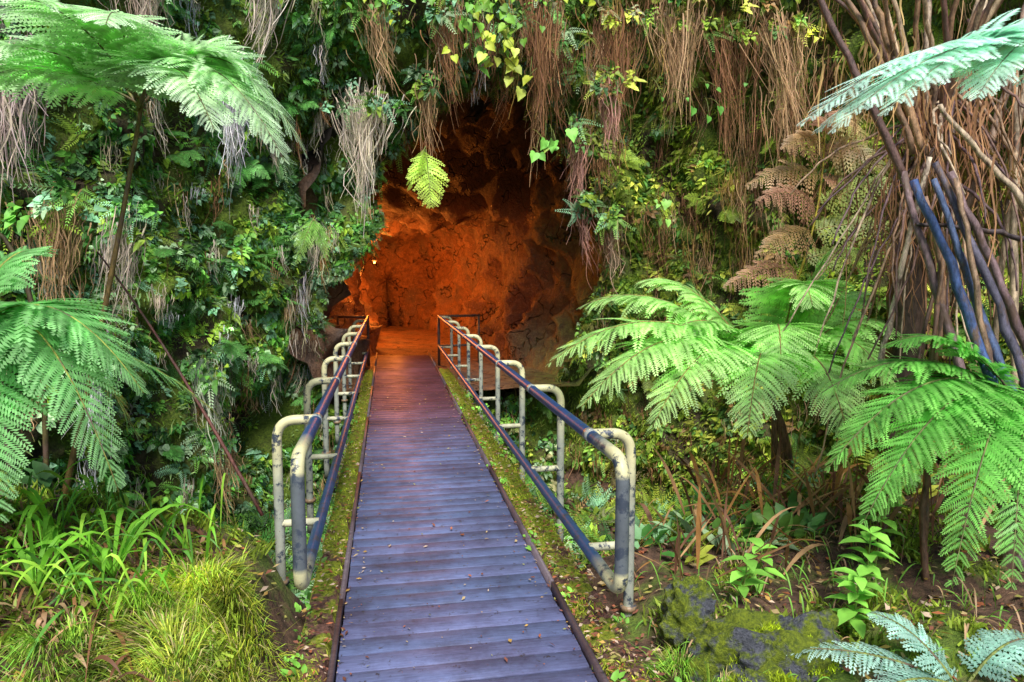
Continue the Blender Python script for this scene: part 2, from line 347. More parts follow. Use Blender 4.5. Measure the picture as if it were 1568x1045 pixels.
def proto_moss(n,L):
    vs=[];sh=[]
    for k in range(n):
        o=np.array((random.gauss(0,L*.6),random.gauss(0,L*.6),0)); d=nrm(np.array((random.gauss(0,.5),random.gauss(-.2,.5),1)))*L*random.uniform(.5,1.2)
        s_=nrm(np.cross(d,(random.random(),random.random(),.1)))*L*.09
        vs.append(np.array([o-s_,o+s_,o+d*.6+s_*.7-np.array((0,.1*L,0)),o+d-np.array((0,.35*L,0))])); sh.append(random.uniform(.6,1.4))
    return merge(vs,None,KF,sh)
def inst(pr,pos,nor,scale,tint,spin=.6,upv=(0,0,1)):
    V,Fs,C=pr; n=len(pos); Z=nrm(nor); up=np.broadcast_to(np.array(upv,float),Z.shape)+rng.normal(0,.02,Z.shape)
    X=nrm(np.cross(up,Z)); Y=np.cross(Z,X); a=rng.normal(0,spin,n); ca,sa=np.cos(a)[:,None],np.sin(a)[:,None]
    X2=X*ca+Y*sa; Y2=-X*sa+Y*ca
    W=pos[:,None]+scale[:,None,None]*(V[None,:,0:1]*X2[:,None]+V[None,:,1:2]*Y2[:,None]+V[None,:,2:3]*Z[:,None])
    off=(np.arange(n)*len(V))[:,None,None]
    return (W.reshape(-1,3),[(F[None]+off).reshape(-1,F.shape[1]) for F in Fs],(C[None]*tint[:,None]).reshape(-1,3))
def csample(n,cond=None):
    out=[];no=[]
    while len(out)<n:
        i=rng.integers(0,nt_-1,n*2); j=rng.integers(0,nz-1,n*2); fu=rng.random((n*2,1)); fv=rng.random((n*2,1))
        P=(CV[i,j]*(1-fu)*(1-fv)+CV[i+1,j]*fu*(1-fv)+CV[i,j+1]*(1-fu)*fv+CV[i+1,j+1]*fu*fv); Q=CN[i,j]
        for p,q_ in zip(P,Q):
            if p[1]<2.5: continue
            if p[1]>9 and inpoly(p[0],p[2]): continue
            if p[1]>6.5 and ((p[0]+1.75)/.38)**2+((p[2]+.6)/.42)**2<1: continue
            if cond and not cond(p): continue
            out.append(p);no.append(q_)
            if len(out)>=n: break
    return np.array(out),np.array(no)
PL=np.array([(.045,.15,.03),(.08,.23,.035),(.13,.30,.055),(.28,.42,.25),(.035,.09,.03),(.17,.27,.03),(.16,.33,.20)])
PR=np.array([(.10,.17,.02),(.19,.28,.03),(.27,.34,.04),(.20,.12,.045),(.06,.15,.03),(.33,.36,.06),(.12,.24,.045)])
def tints(P,sh=.28):
    n=len(P); f=np.array([fbm(p[0],p[1],p[2],.9,3) for p in P]); k=np.clip(((f+.6)*5).astype(int)+rng.integers(0,4,n),0,6)
    wr=sstep(1.5,4.0,P[:,0]+rng.normal(0,.9,n))[:,None]
    idx=(k+rng.integers(0,7,n))%7
    dm=np.exp(-((P[:,0]-1.3)/2.6)**2-((P[:,2]-3.6)/1.6)**2)*(P[:,1]>8); dm=(1-.35*dm)[:,None]   # shade round the mouth, painted in by darkening the tints
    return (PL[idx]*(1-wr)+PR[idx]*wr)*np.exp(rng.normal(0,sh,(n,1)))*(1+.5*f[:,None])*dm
def thin(p): return fbm(p[0],p[1]+3,p[2],1.1,3)>random.uniform(-.42,.2)
parts=[]
for v in range(4):
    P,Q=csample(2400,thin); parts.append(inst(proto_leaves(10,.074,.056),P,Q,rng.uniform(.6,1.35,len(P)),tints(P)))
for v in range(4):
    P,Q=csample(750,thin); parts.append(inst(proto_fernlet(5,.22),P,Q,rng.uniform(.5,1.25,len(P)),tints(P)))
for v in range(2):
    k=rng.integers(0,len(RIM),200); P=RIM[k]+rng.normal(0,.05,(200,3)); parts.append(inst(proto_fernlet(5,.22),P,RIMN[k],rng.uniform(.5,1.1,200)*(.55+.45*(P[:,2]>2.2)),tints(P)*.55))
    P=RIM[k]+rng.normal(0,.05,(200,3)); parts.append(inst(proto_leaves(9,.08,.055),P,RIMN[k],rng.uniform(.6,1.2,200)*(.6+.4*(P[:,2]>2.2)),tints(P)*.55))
build('cliff_foliage',parts,M_leaf)
parts=[]
for v in range(3):
    P,Q=csample(3800); t=tints(P)*.4+np.array([.10,.145,.015]); parts.append(inst(proto_moss(9,.08),P,Q,rng.uniform(.6,1.5,len(P)),t))
build('cliff_moss',parts,M_leaf)
def gsample(n,cond):
    o=[]
    while len(o)<n:
        x=random.uniform(-5,7.5); y=random.uniform(1.8,11.2)
        if -.66<x<1.3 or not cond(x,y): continue
        o.append((x,y,gz(x,y)))
    return np.array(o)
parts=[]
UPN=lambda P: nrm(np.array([0,-.15,1.])+rng.normal(0,.2,P.shape))
for v in range(3):
    P=gsample(450,lambda x,y:y>4.2); parts.append(inst(proto_fernlet(6,.34),P,UPN(P),rng.uniform(.6,1.4,len(P)),tints(P)*.8,3,(0,1,0)))
    P=gsample(450,lambda x,y:y>3.8); parts.append(inst(proto_leaves(9,.12,.07),P,UPN(P),rng.uniform(.6,1.4,len(P)),tints(P)*.8,3,(0,1,0)))
build('pit_undergrowth',parts,M_leaf)
parts=[]
for v in range(3):
    P=gsample(1800,lambda x,y:y<5.5 and ((x>1.3 and fbm(x,y,2,1.5,2)>.0) or (x<-.66 and fbm(x,y,2,1.5,2)>-.1))); parts.append(inst(proto_moss(12,.05),P,UPN(P),rng.uniform(.6,1.5,len(P)),np.array([.15,.21,.025])*np.exp(rng.normal(0,.3,(len(P),1))),3,(0,1,0)))
build('ground_moss',parts,M_leaf)
# ---------------------------------------------------------------- hanging roots
def roots(center,n,rad,L,col,wd=.005,yj=.12,cv=.7):
    P=[];F=[];C=[];o=0; K=8; tw=random.gauss(0,.10)
    for k in range(n):
        g=random.gauss(0,1); b=np.array(center)+np.array([g*rad,random.gauss(0,yj),random.gauss(.05,.16)*min(1,L)])
        l=L*random.uniform(.25,1.1)*max(.35,1-.28*abs(g)); a=random.uniform(0,3.14); w=wd*random.uniform(.5,1.6); dx=random.gauss(0,.07)+tw; cx=random.gauss(0,.045); ph=random.uniform(3,11)
        sh=random.uniform(.45,1.4); cvv=-(b[0]-center[0])*cv; tint=np.array((1,random.uniform(.88,1.04),random.uniform(.8,1.05)))
        for i in range(K):
            t=i/(K-1); p=b+np.array([(dx*t*t+cvv*t+cx*math.sin(t*ph))*min(1,l*1.3),.05*math.sin(t*4+a)*l,-l*t]); ww=w*(1-.65*t)
            s_=np.array([math.cos(a),-math.sin(a)*.6,0])*ww; P+=[p-s_,p+s_]; C+=[np.array(col)*tint*sh*(.75+.4*t)]*2
            if i: F.append([o+2*i-2,o+2*i-1,o+2*i+1,o+2*i])
        o+=2*K
    return (np.array(P),[np.array(F)],np.array(C))
WH=(.54,.49,.43); TN=(.38,.26,.15); BR=(.24,.13,.07); PK=(.42,.24,.20); DB=(.13,.07,.04); W2=(.49,.51,.58)
parts=[]; big=[((-.25,8.3,3.65),300,.17,1.2,WH),((-1.5,7.5,3.65),220,.11,.95,W2),((-2.4,6.9,2.1),130,.09,.85,WH),((-3.0,6.3,3.5),220,.14,1.15,(.45,.38,.37)),
    ((-2.75,6.4,2.2),170,.13,.9,TN),((.5,8.8,4.0),90,.09,1.0,TN),((.75,8.8,4.9),130,.12,1.2,BR),((1.95,8.7,5.0),190,.13,1.7,BR),((2.45,8.6,3.4),100,.06,1.0,PK),((2.75,8.4,3.95),110,.07,.9,PK),
    ((2.45,8.5,2.5),60,.05,.7,PK),((2.85,8.6,2.4),50,.03,.9,(.4,.3,.22)),((3.0,8.7,4.9),190,.2,1.5,BR),((3.6,8.3,4.9),190,.22,1.4,TN),((4.2,8.1,4.6),170,.22,1.6,BR),((4.6,7.6,4.6),170,.22,1.6,TN),((-.1,8.6,4.8),120,.12,.9,TN),((-1.2,8.0,4.9),130,.13,.9,WH),((-2.2,7.2,4.5),130,.13,.8,(.4,.34,.3)),
    ((-3.2,6.1,4.2),130,.16,1.0,(.42,.34,.29)),((-1.9,7.7,.7),90,.08,.9,(.34,.38,.31)),((-.95,9.6,2.3),80,.07,.7,WH),((-1.9,8.2,-.2),80,.1,.9,TN),((-2.6,6.7,.9),80,.08,.8,W2),((-3.3,6.2,2.9),100,.1,.7,W2),((1.3,9.2,4.95),120,.2,.8,DB),((2.3,9.3,4.85),120,.2,.9,DB)]
for c,n,r,L,col in big: parts.append(roots(c,n,r,L,col))
P,Q=csample(260,lambda p:p[2]>2.0 and p[0]>1.5)
for p,q_ in zip(P,Q): parts.append(roots(p+q_*.12,random.randint(14,45),random.uniform(.05,.13),random.uniform(.4,1.3),random.choice([BR,TN,BR,DB,TN,(.28,.2,.06)])))
P,Q=csample(280,lambda p:p[0]<1.5)
for p,q_ in zip(P,Q): parts.append(roots(p+q_*.13,random.randint(12,36),.05,random.uniform(.2,.7),random.choice([TN,WH,WH,BR,W2,(.36,.33,.24)])))
P,Q=csample(150,lambda p:p[2]<2.2 and p[0]>2)
for p,q_ in zip(P,Q): parts.append(roots(p+q_*.1,random.randint(8,26),.07,random.uniform(.3,.8),random.choice([BR,DB,TN])))
top=[k for k in range(len(RIM)) if RIM[k][2]>3.0]
for k in random.sample(top,min(50,len(top))): parts.append(roots(RIM[k]+RIMN[k]*.08+np.array((0,0,.15)),random.randint(12,30),.07,random.uniform(.2,.6),random.choice([BR,DB,DB,TN])))
build('hanging_roots',parts,M_root)
P=np.array([np.array(c)+np.array((random.gauss(0,r*1.3),random.gauss(-.05,.1),random.uniform(-.02,.3))) for c,n,r,L,col in big for _ in range(9)])
Qn=np.tile(np.array([0,-1,.3]),(len(P),1)); build('root_top_ferns',[inst(proto_leaves(10,.085,.06),P,Qn,rng.uniform(.7,1.3,len(P)),tints(P)),inst(proto_fernlet(5,.24),P[::2],Qn[::2],rng.uniform(.6,1.2,len(P[::2])),tints(P[::2]))],M_leaf)
# ---------------------------------------------------------------- big fern fronds
def frond(P0,P1,arch,width,col,up=(0,0,1),npin=30,stipe=.12,npl=16,droop=.22,cen=.5,stem=(.16,.2,.05),sr=.008,col2=None):
    P0=np.array(P0,float);P1=np.array(P1,float);C=P0*(1-cen)+P1*cen+np.array([0,0,arch])
    ts=np.linspace(0,1,22); R=bez(P0,C,P1,ts); parts=[tube(R,np.linspace(sr,sr*.25,22),stem,5)]
    parts[0]=parts[0]+(1,)
    u=(np.arange(npin)+.5)/npin; t=stipe+(1-stipe)*u; t=np.repeat(t,2); u=np.repeat(u,2); sg=np.tile([-1.,1.],npin)
    t=np.clip(t+rng.normal(0,.004,len(t)),0,.998)
    B=bez(P0,C,P1,t); Tn=nrm(2*(1-t)[:,None]*(C-P0)+2*t[:,None]*(P1-C)); U=np.broadcast_to(np.array(up,float),Tn.shape)
    S=nrm(np.cross(Tn,U)); Nn=np.cross(S,Tn)
    prof=(1-u)**.7*(.62+.38*np.minimum(u/.3,1))/.78; l=width*prof*np.exp(rng.normal(0,.08,len(u)))+.01
    ang=np.radians(18+30*u+rng.normal(0,5,len(u))); D=nrm(S*(sg*np.cos(ang))[:,None]+Tn*np.sin(ang)[:,None]+Nn*rng.normal(.05,.08,len(u))[:,None])
    s_=(np.arange(npl)+.5)/npl; dz=np.array([0,0,-1.])
    dr=droop*np.exp(rng.normal(0,.3,len(u)))
    M=B[:,None]+D[:,None]*(l[:,None]*s_)[...,None]+dz*(dr[:,None]*l[:,None]*s_**2)[...,None]
    TD=nrm(D[:,None]+dz*(2*dr[:,None]*s_)[...,None]); TD=np.broadcast_to(TD,M.shape)
    W=nrm(np.cross(Nn[:,None],TD))
    pl=(.19*l[:,None]*(1-s_)**.5*(.8+.2*np.minimum(s_/.1,1)))+.006; pl=np.minimum(pl,width*.19)
    w=l[:,None]/npl*.62+0*pl
    out=[];c=np.array(col); c2=np.array(col2) if col2 is not None else c*1.15
    for q_ in(-1.,1.):
        A=(W*q_*.92+TD*.38+dz*.12)*pl[...,None]*np.exp(rng.normal(0,.12,pl.shape))[...,None]
        k=np.stack([M-TD*w[...,None]*.6,M+A*.45+TD*w[...,None]*.9,M+A,M+A*.45-TD*w[...,None]*.9],2)
        out.append(k.reshape(-1,3))
    V=np.concatenate(out); nk=len(V)//4; F=np.arange(nk*4).reshape(-1,4)
    sh=np.exp(rng.normal(0,.14,len(u)))[:,None]*np.exp(rng.normal(0,.08,pl.shape)); mixk=np.broadcast_to(s_[None],pl.shape)*.5+u[:,None]*.4
    cc_=(c*(1-mixk[...,None])+c2*mixk[...,None])*sh[...,None]
    cc_=np.repeat(cc_.reshape(-1,3),4,0); cc_=np.concatenate([cc_,cc_])
    parts.append((V,[F],cc_,0)); return parts
FM=[M_fern,M_stem]
def fern(base,fr,col,col2=None,stemcol=(.2,.24,.05),**k):
    p=[]
    for f in fr:
        kk=dict(k); kk.update(f[4] if len(f)>4 else {}); c=np.array(col)*random.uniform(.85,1.15)
        c=kk.pop('col',c); b=kk.pop('base',base)
        b=np.array(b)+np.array([random.uniform(-.03,.03) for _ in range(3)])
        p+=frond(b,f[0],f[1],f[2],c,stem=stemcol,col2=kk.pop('col2',col2),**kk)
    return p
p=fern((-1.27,4,2.64),[((-.42,3.9,2.40),.74,.42),((-.48,3.5,2.30),.64,.38),((-.75,3.3,2.40),.5,.34),((-2.15,3.7,2.55),.35,.38),((-1.95,3.3,2.60),.35,.34),((-1.5,3.0,2.80),.35,.30),((-1.1,3.1,2.76),.4,.30),((-.65,4.3,2.70),.6,.34),((-1.9,4.4,2.85),.4,.36),((-.9,4.5,3.05),.35,.34)],(.34,.58,.24),(.66,.84,.64),(.14,.13,.03),npin=34,npl=17)
p.append(tube(bez((-1.75,3.9,.45),(-1.5,4.0,1.5),(-1.27,4,2.64),np.linspace(0,1,14)),(.018,.011),(.16,.10,.03),7)+(1,))
build('tree_fern',p,FM)
p=fern((-1.75,3.1,1.35),[((-.98,2.95,1.28),.62,.36),((-1.0,2.7,.95),.85,.32),((-1.12,3.3,1.0),.75,.34),((-1.35,2.6,.9),.65,.30),((-1.5,3.4,1.85),.35,.22,dict(col=(.28,.34,.04))),((-.85,3.6,1.05),.45,.26),((-1.6,2.6,.8),.5,.28),((-1.3,3.6,1.1),.7,.3)],(.09,.34,.07),(.34,.60,.30),(.3,.32,.05),npin=34,npl=17)
p.append(tube(bez((-1.7,3.2,.4),(-1.8,3.1,.9),(-1.75,3.1,1.35),np.linspace(0,1,8)),(.05,.035),(.08,.05,.03),8)+(1,))
p.append(tube(bez((-1.75,4.6,1.9),(-1.3,4.3,1.4),(-.75,4.1,.35),np.linspace(0,1,12)),(.005,.012),(.14,.05,.04),6)+(1,))
p.append(tube(bez((-2.3,4.6,.3),(-2.4,4.6,2.5),(-2.35,4.4,3.6),np.linspace(0,1,12)),(.02,.012),(.09,.05,.05),6)+(1,))
p.append(tube(bez((-1.9,4.1,.4),(-1.75,4.1,2.4),(-2.3,4.0,1.95),np.linspace(0,1,12)),(.015,.010),(.10,.08,.03),6)+(1,))
build('tree_fern.001',p,FM)
b3=(3.0,4.9,.80)
p=fern(b3,[((1.08,4.55,1.15),.85,.46),((1.2,4.15,.92),.9,.44),((1.6,3.95,.82),.9,.42),((2.1,3.7,.80),.9,.40),((2.75,3.65,.75),.85,.38),((3.35,4.0,.95),.85,.38),((3.9,4.4,1.15),.85,.40),((3.3,4.7,1.95),.35,.40),((1.5,5.3,1.5),.75,.44),((2.1,5.6,1.7),.65,.42),((3.9,5.2,1.5),.75,.40),((2.5,4.0,1.0),1.0,.38),((1.7,4.6,1.0),1.05,.42),((2.9,4.3,1.55),.9,.4)],(.24,.54,.11),(.54,.77,.34),(.26,.2,.05),npin=34,npl=17,sr=.011,droop=.32,stipe=.2)
for k in range(9):
    p.append(tube(bez((3.1+random.uniform(-.12,.12),5+random.uniform(-.1,.1),-.9),(3.2+random.uniform(-.3,.3),4.9,.1),(3.0,4.9,.78),np.linspace(0,1,8)),(.02,.012),(.16,.09,.04),6)+(1,))
build('tree_fern.002',p,FM)
p=fern((3.25,3.0,1.1),[((2.1,2.95,.80),.5,.30),((2.12,2.7,.62),.55,.28),((2.42,2.5,.40),.65,.28),((2.62,2.4,.40),.65,.26),((2.3,3.3,1.12),.4,.28,dict(col=(.08,.44,.34))),((2.9,2.5,.5),.5,.26),((2.6,3.2,1.38),.35,.26),((2.35,2.9,.55),.6,.28)],(.08,.33,.05),(.28,.60,.15),(.16,.16,.05),npin=32,npl=16)
p.append(tube(bez((3.3,3.1,-.1),(3.35,3.0,.6),(3.25,3.0,1.12),np.linspace(0,1,8)),(.05,.035),(.08,.05,.03),8)+(1,))
build('tree_fern.003',p,FM)
p=fern((3.0,2.6,2.72),[((1.60,2.5,2.34),.34,.34),((1.68,2.42,2.30),.36,.30),((1.85,2.35,2.36),.32,.3),((1.8,2.7,2.36),.35,.32),((2.2,2.3,2.42),.3,.30),((2.1,2.9,2.5),.32,.3)],(.44,.70,.60),(.66,.84,.80),(.3,.3,.2),npin=38,npl=18,droop=.16,stipe=.04)  # sheen painted into the fronds as a paler leaf tint
p.append(tube(bez((3.9,2.9,-.2),(3.7,2.9,1.9),(3.0,2.6,2.72),np.linspace(0,1,12)),(.06,.02),(.10,.06,.04),8)+(1,))
build('tree_fern.004',p,FM)
# reddish withered frond: upright rachis carrying layered drooping pinnae
p=[]; rac=bez((3.25,5.3,1.35),(3.6,5.2,2.1),(3.55,5.2,3.05),np.linspace(0,1,16)); p.append(tube(rac,(.012,.005),(.5,.42,.05),6)+(1,))
for k,(t,sgn,L) in enumerate([(4,-1,.8),(5,1,.6),(7,-1,.75),(7,1,.65),(9,-1,.82),(9,1,.6),(11,-1,.62),(11,1,.55),(13,-1,.5),(13,1,.38),(14,-1,.34),(15,1,.2)]):
    L*=random.uniform(.85,1.15); b=rac[t]+np.array((0,0,random.uniform(-.04,.04))); e=b+np.array((sgn*L*.95,-.2+random.gauss(0,.14),random.gauss(-.10,.12)))
    p+=frond(b,e,random.uniform(.08,.24),.17,random.choice([(.42,.22,.17),(.34,.18,.12),(.38,.28,.12)]) if sgn<0 or k>6 else (.27,.34,.09),up=(random.gauss(0,.2),-.8,.5+random.gauss(0,.15)),npin=17,npl=7,droop=.45,sr=.004,stipe=.05,stem=(.35,.25,.08),col2=(.44,.28,.18) if sgn<0 else (.28,.38,.1))
build('withered_fern',p,FM)
p=fern((.45,8.2,3.25),[((.50,8.0,2.55),.05,.26,dict(up=(0,-1,.1))),((.25,8.1,2.75),.05,.18,dict(up=(0,-1,.1)))],(.36,.58,.08),(.55,.72,.14),npin=18,npl=8)
p+=fern((-.9,9.0,2.5),[((-.75,8.9,1.95),.1,.2,dict(up=(0,-1,.3))),((-1.1,8.8,1.9),.1,.2,dict(up=(0,-1,.3)))],(.18,.42,.08),(.4,.6,.2),npin=14,npl=8)
build('hanging_fern',p,FM)
p=fern((2.3,2.3,.05),[((1.6,2.5,.18),.12,.13),((1.75,2.2,.12),.14,.12),((2.7,2.3,.2),.2,.14),((2.2,2.0,.1),.14,.12),((2.1,2.6,.25),.15,.12)],(.25,.46,.40),(.46,.66,.62),npin=24,npl=7)
build('small_fern',p,FM)
parts=[]
P,Q=csample(210,lambda p:p[2]>-1.5)
for p_,q_ in zip(P,Q):
    L=random.uniform(.25,.5)
    for k in range(random.randint(1,3)):
        d=q_*random.uniform(.4,1)+np.array([random.gauss(0,.5),0,random.uniform(-.6,.2)]); e=p_+nrm(d)*L
        side=sstep(1.5,4,p_[0]); cA=np.array([.14,.38,.10])*(1-side)+np.array([.29,.42,.06])*side
        parts+=frond(p_,e,.18*L,L*.28,cA*random.uniform(.5,1.4),up=tuple(q_*.8+np.array([0,0,.5])),npin=14,npl=6,droop=.3,sr=.004,stipe=.1)
build('wall_ferns',parts,FM)
# ---------------------------------------------------------------- tall tree fern with dead stalks
p=[]
def stick(a,b,r,c,sag=.05):
    a=np.array(a,float);b=np.array(b,float); n=14; R=bez(a,(a+b)/2+np.array([random.gauss(0,sag),random.gauss(0,sag),sag]),b,np.linspace(0,1,n)); R[1:-1]+=rng.normal(0,.006,(n-2,3))
    p.append(tube(R,np.linspace(r[0],r[1],n)*(1+rng.normal(0,.06,n)),c,7)+(1,))
PU=(.20,.13,.14); BLU=(.055,.10,.26); PALE=(.52,.40,.27)
tk=np.array([(3.9,4.6,-.4),(3.88,4.55,.6),(3.8,4.5,1.6),(3.7,4.4,2.6)]); p.append(tube(bez(tk[0],tk[1],tk[3],np.linspace(0,1,20)),np.linspace(.15,.12,20)+rng.normal(0,.012,20),(.07,.045,.035),12)+(1,))
CRN=(3.5,4.0,2.6)
stick((2.98,3.6,2.36),(3.35,3.0,.15),(.020,.030),PU); stick((2.88,3.4,2.28),(3.25,3.0,.7),(.022,.034),BLU); stick((3.1,3.5,2.4),(3.55,3.0,.6),(.020,.03),(.11,.10,.15)); stick((3.2,3.5,2.35),(3.75,3.2,.9),(.02,.028),PU); stick((3.05,3.45,2.3),(3.42,3.1,.9),(.018,.028),(.08,.12,.24)); stick((3.0,3.45,2.2),(3.1,3.4,1.3),(.016,.022),(.28,.16,.10)); stick((3.15,3.4,2.3),(3.3,3.2,1.0),(.014,.02),(.34,.22,.14))
stick((2.46,3.8,3.45),(3.0,3.6,2.3),(.018,.026),(.13,.07,.06)); stick((3.0,4,3.6),(3.3,3.8,2.5),(.018,.025),(.38,.22,.11)); stick((2.62,3.9,3.6),(3.2,3.8,2.5),(.015,.02),(.25,.15,.09)); stick((4.05,4.2,3.8),(3.6,4,2.5),(.02,.03),PALE); stick((3.6,4.2,3.8),(3.5,4,2.5),(.02,.025),(.4,.3,.2)); stick((4.4,4.2,3.8),(3.8,4,2.2),(.02,.03),(.3,.2,.14))
stick((3.15,3.6,2.45),(3.12,3.9,1.1),(.014,.02),(.62,.5,.38)); stick((3.2,3.6,2.75),(3.7,3.4,2.1),(.014,.02),PALE); stick((3.0,3.5,2.05),(3.7,3.4,1.95),(.012,.018),(.05,.035,.04)); stick((3.9,3.8,3.2),(3.95,3.7,1.0),(.02,.025),PALE); stick((4.1,3.9,3.2),(4.0,3.9,.6),(.018,.025),(.4,.3,.2))
stick((2.78,3.0,-.2),(2.9,3.2,1.6),(.020,.012),(.16,.08,.05)); stick((2.86,3.1,-.2),(3.1,3.4,1.9),(.018,.012),(.22,.12,.06)); stick((2.65,3.3,-.2),(3.3,3.6,2.0),(.014,.010),(.14,.08,.05))
for k in range(64):
    a=random.uniform(0,6.28); r0=random.uniform(.02,.2); a0=np.array(CRN)+np.array([math.cos(a)*r0+.1,math.sin(a)*r0,random.uniform(-.3,.5)])
    rr=random.uniform(.25,1.0); e=a0+np.array([math.cos(a)*rr,math.sin(a)*rr*.7,-random.uniform(.4,2.0)])
    stick(a0,e,(random.uniform(.007,.013),.005),random.choice([(.28,.16,.09),(.17,.09,.07),(.42,.27,.16),(.54,.41,.28),(.14,.08,.09)]),.14)
for k in range(20):
    a=random.uniform(0,6.28); e=np.array(CRN)+np.array([math.cos(a)*random.uniform(.3,1.2),math.sin(a)*.6,random.uniform(.9,1.7)]); stick(CRN,e,(.02,.012),random.choice([(.28,.16,.09),(.2,.1,.08),(.46,.33,.2)]),.1)
for c,n,r,L,col in [((3.45,3.9,2.75),110,.16,.8,(.36,.21,.12)),((3.8,3.9,2.9),90,.15,1.1,(.3,.17,.1)),((3.2,3.9,2.4),70,.1,.9,(.28,.16,.09)),((3.6,4.0,2.0),80,.15,.8,(.22,.13,.08)),((3.0,3.9,3.1),70,.12,.7,(.36,.25,.12))]: p.append(roots(c,n,r,L,col,.006,.2,.3)+(0,))
p+=fern((3.6,4.1,2.7),[((4.3,3.9,1.6),.5,.35),((2.9,4.6,1.9),.4,.28),((4.0,4.6,1.2),.4,.3)],(.30,.24,.07),(.36,.30,.1),(.3,.2,.1),npin=22,npl=12)
build('tree_fern.005',p,[M_root,M_stem])
# ---------------------------------------------------------------- vine with broad leaves above the cave
parts=[]
def heart(o,L,down,face):
    d=nrm(np.array(down,float)); n=nrm(np.array(face,float)); s_=nrm(np.cross(d,n)); n=np.cross(s_,d)
    pr=[(0,0),(-.10,.16),(-.04,.36),(.12,.46),(.26,.40),(.38,.45),(.6,.30),(.82,.12),(1,0)]; V=[o]
    for a,b in pr[1:-1]: V.append(o+d*a*L+s_*b*L+n*(b*.25-a*a*.25)*L)
    V.append(o+d*L-n*.25*L)
    for a,b in pr[1:-1][::-1]: V.append(o+d*a*L-s_*b*L+n*(b*.25-a*a*.25)*L)
    V=np.array(V); m=len(V); V=np.vstack([V,o+d*L*.35-n*.04*L]); F=np.array([[m,i,(i+1)%m] for i in range(m)]); return V,F
def vine(c,n,spread,L,cols):
    for k in range(n):
        o=np.array(c)+np.array([random.gauss(0,spread[0]),random.gauss(0,.12),random.gauss(0,spread[1])])
        V,F=heart(o,L*random.uniform(.4,1.1),(random.gauss(0,.7),-.5,-1),(random.gauss(0,.6),-1,random.uniform(.2,1.4)))
        parts.append((V,[F],np.array(random.choice(cols))*random.uniform(.6,1.2)))
        q_=o+np.array([random.gauss(0,.1),.15,random.uniform(.1,.3)]); parts.append(tube(bez(q_,(q_+o)/2+np.array([0,-.05,.05]),o,np.linspace(0,1,5)),.004,(.1,.12,.03),4))
YG=[(.18,.34,.03),(.12,.28,.03),(.30,.38,.03),(.09,.23,.03)]
vine((1.15,7.9,4.6),52,(.2,.2),.15,YG); vine((1.3,8.0,4.2),14,(.13,.10),.18,[(.36,.44,.08),(.34,.40,.04)]); vine((2.0,8.2,3.35),8,(.10,.08),.15,[(.15,.40,.07),(.24,.38,.05)])
vine((3.4,8.2,2.6),6,(.10,.08),.13,[(.16,.34,.07),(.32,.32,.04)]); vine((2.0,7.8,5.0),22,(.3,.12),.11,YG); vine((3.7,7.8,3.9),8,(.25,.12),.11,[(.08,.25,.04)])
vine((0,8.2,4.9),22,(.3,.15),.09,YG)
build('broadleaf_vine',parts,M_leaf)
# ---------------------------------------------------------------- grasses left bank
def blade(b,e,arch,w,col):
    R=bez(b,(np.array(b)+np.array(e))/2+np.array([0,0,arch]),e,np.linspace(0,1,8)); T_=nrm(np.gradient(R,axis=0)); S=nrm(np.cross(T_,(random.gauss(0,.3),random.gauss(0,.3),1)))
    ww=w*np.sin(np.linspace(.35,math.pi,8))[:,None]; V=np.stack([R-S*ww,R+S*ww],1).reshape(-1,3); F=np.array([[2*i,2*i+1,2*i+3,2*i+2] for i in range(7)])
    return (V,[F],np.array(col)*random.uniform(.7,1.2))
DR=[(.22,.11,.05),(.13,.06,.035),(.24,.145,.08),(.28,.19,.11),(.09,.05,.03)]
parts=[]
for k in range(280):
    x=random.uniform(-1.75,-.85); y=random.uniform(2.6,3.7); z=gz(x,y); a=random.uniform(0,6.28); r=random.uniform(.1,.35); h=random.uniform(-.05,.25)
    dry=random.random()<.45
    parts.append(blade((x,y,z),(x+math.cos(a)*r,y+math.sin(a)*r-.12,z+(h if not dry else -.12)),random.uniform(.12,.3) if not dry else .14,random.uniform(.004,.010),random.choice([(.10,.28,.02),(.20,.38,.04),(.08,.22,.04)]) if not dry else random.choice(DR)))
for (x,y) in[(-1.35,2.8),(-1.15,3.0),(-1.45,3.2),(-1.5,2.6)]:
    for k in range(15):
        a=random.uniform(0,6.28); r=random.uniform(.2,.42); z=gz(x,y); parts.append(blade((x,y,z),(x+math.cos(a)*r,y+math.sin(a)*r,z+random.uniform(-.15,.2)),.35,.011,(.13,.33,.03)))
for (cx,cy) in[(-1.5,2.75),(-1.3,2.6),(-1.1,2.7),(-.95,2.45),(-1.2,3.1),(-1.55,3.1),(-1.0,3.2),(-1.35,2.4)]:
    for k in range(42):
        x=cx+random.gauss(0,.10); y=cy+random.gauss(0,.07); z=gz(x,y); parts.append(blade((x,y,z+.02),(x+random.gauss(0,.12),y-random.uniform(.0,.2),z-random.uniform(-.05,.32)),random.uniform(.02,.14),random.uniform(.004,.010),random.choice(DR)))
build('long_grass',parts,M_leaf)
parts=[]
